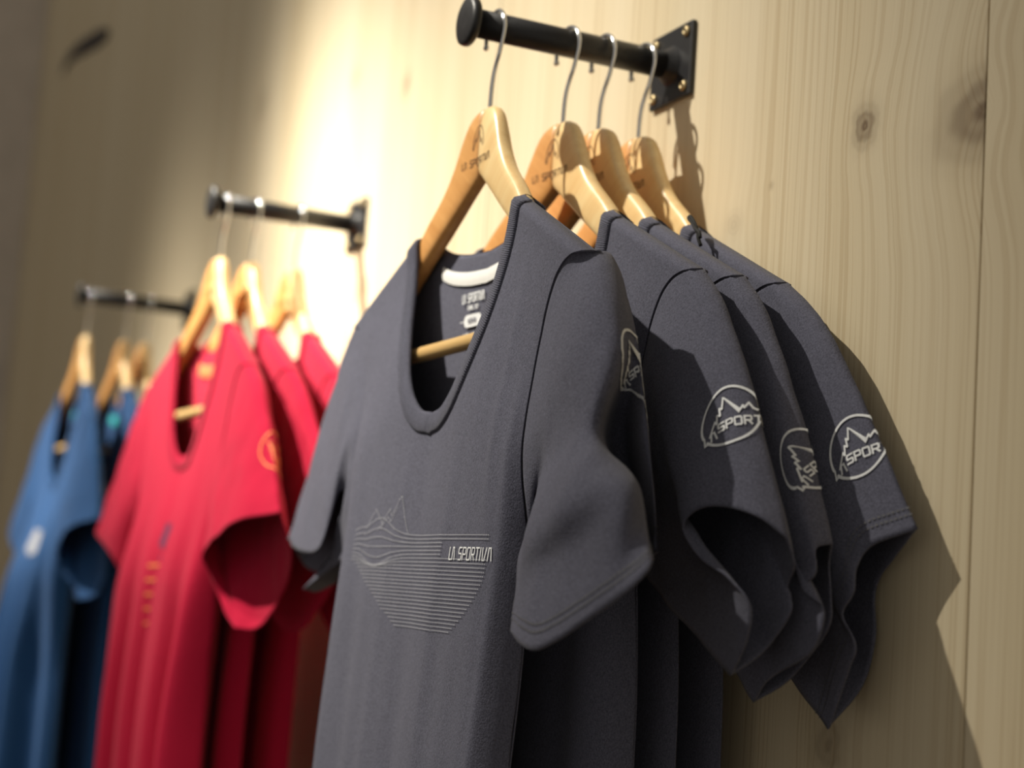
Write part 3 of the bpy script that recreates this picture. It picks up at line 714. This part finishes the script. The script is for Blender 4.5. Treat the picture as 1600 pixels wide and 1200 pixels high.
# black cord knotted at the collar of the shirt closest to the wall
cp = [np.array(W4.inverted() @ Vector(pix(a, b, yy))) for a, b, yy in ((1095,384,-.0475),(1091,372,-.0485),(1090,364,-.0480),(1087,352,-.0470),(1081,341,-.0460),(1078,338,-.0460),(1076,341,-.0470),(1082,349,-.0480),(1087,358,-.0490),(1093,364,-.0495),(1094,372,-.0495))]
mesh('tag_cord', *tube(cr(cp, 50), .0013, 8), M_CORD, s4)

# --- red shirts
GRH = 'wooden hangers on the middle rod'; GRS = 'red t-shirts on the middle rod'
RY = [-0.1636, -0.1269, -0.0747]; RYAW = [0.03, 0.06, 0.05]
RL = ['front hanger on the middle rod, carrying the front red shirt', 'middle hanger of the three holding red shirts', 'hanger closest to the wall of the three holding red shirts']
RS = ['front red t-shirt with its whole chest and neckline showing', 'middle red t-shirt, only its shoulder and sleeve showing', 'red t-shirt closest to the wall, only its shoulder showing beside the grey shirt']
for k in range(3):
    make_hanger(RODS[1], RY[k], RYAW[k], RL[k], GRH)
    t, T, (Rs, Ls), W = make_shirt(RODS[1], RY[k], RYAW[k], RS[k], GRS, RED, REDR, 21+k*4, dict(front=.010 if k == 0 else .008, back=.004, low=.026 if k == 0 else .008, fold=.0025, folds2=.013 if k == 0 else .004, wl=.095, p2=.6+k, vneck=0.0, sway=-.02), wr=.0025)
    neck_tape(T, M_ORANGE, t, .016, .014, .06)
    if k == 0:
        emblem(Rs, W, t, 432, 712, (1, -.3), .024, M_ORANGE, .0022)
        g = T.front
        ink = Ink(g); ink.fill([(.005,-.372),(.022,-.372),(.024,-.392),(.012,-.402),(.002,-.395)]); ink.fill([(.010,-.408),(.022,-.406),(.016,-.432)]); ink.build('chest_motif', M_PURPLE, t)
        ink = Ink(g)
        for q in range(5): ink.stroke([(-.004+q*.002, -.42-q*.016), (.030-q*.003, -.418-q*.016)], .003)
        ink.build('chest_print', M_ORANGE, t)

# --- blue shirts
GBH = 'wooden hangers on the far rod'; GBS = 'blue t-shirts on the far rod'
BY = [-0.1632, -0.1018, -0.0685]; BYAW = [0.0, 0.03, 0.05]
BL = ['front hanger on the far rod, carrying the front blue shirt', 'middle hanger of the three holding blue shirts', 'hanger closest to the wall of the three holding blue shirts']
BS = ['front blue t-shirt with its neckline and chest showing at the left edge', 'middle blue t-shirt, a sliver between the front blue and front red shirts', 'blue t-shirt closest to the wall, almost hidden behind the front red shirt']
for k in range(3):
    make_hanger(RODS[2], BY[k], BYAW[k], BL[k], GBH)
    t, T, (Rs, Ls), W = make_shirt(RODS[2], BY[k], BYAW[k], BS[k], GBS, BLUE, BLUER, 41+k*4, dict(front=.014 if k == 0 else .008, back=.004, low=.026 if k == 0 else .008, fold=.0025, folds2=.026 if k == 0 else .004, wl=.12, p2=.2+k, sway=-.03), wr=.0025)
    neck_tape(T, M_TEAL, t, .016, .014, .06)
    if k == 0:
        g = T.front
        ink = Ink(g); ink.fill([(-.02,-.375),(.015,-.378),(.012,-.412),(-.008,-.418),(-.022,-.408)]); ink.build('chest_print', M_SILVER, t)
        emblem(Rs, W, t, 186, 750, (1, -.3), .022, M_SILVER, .0030)
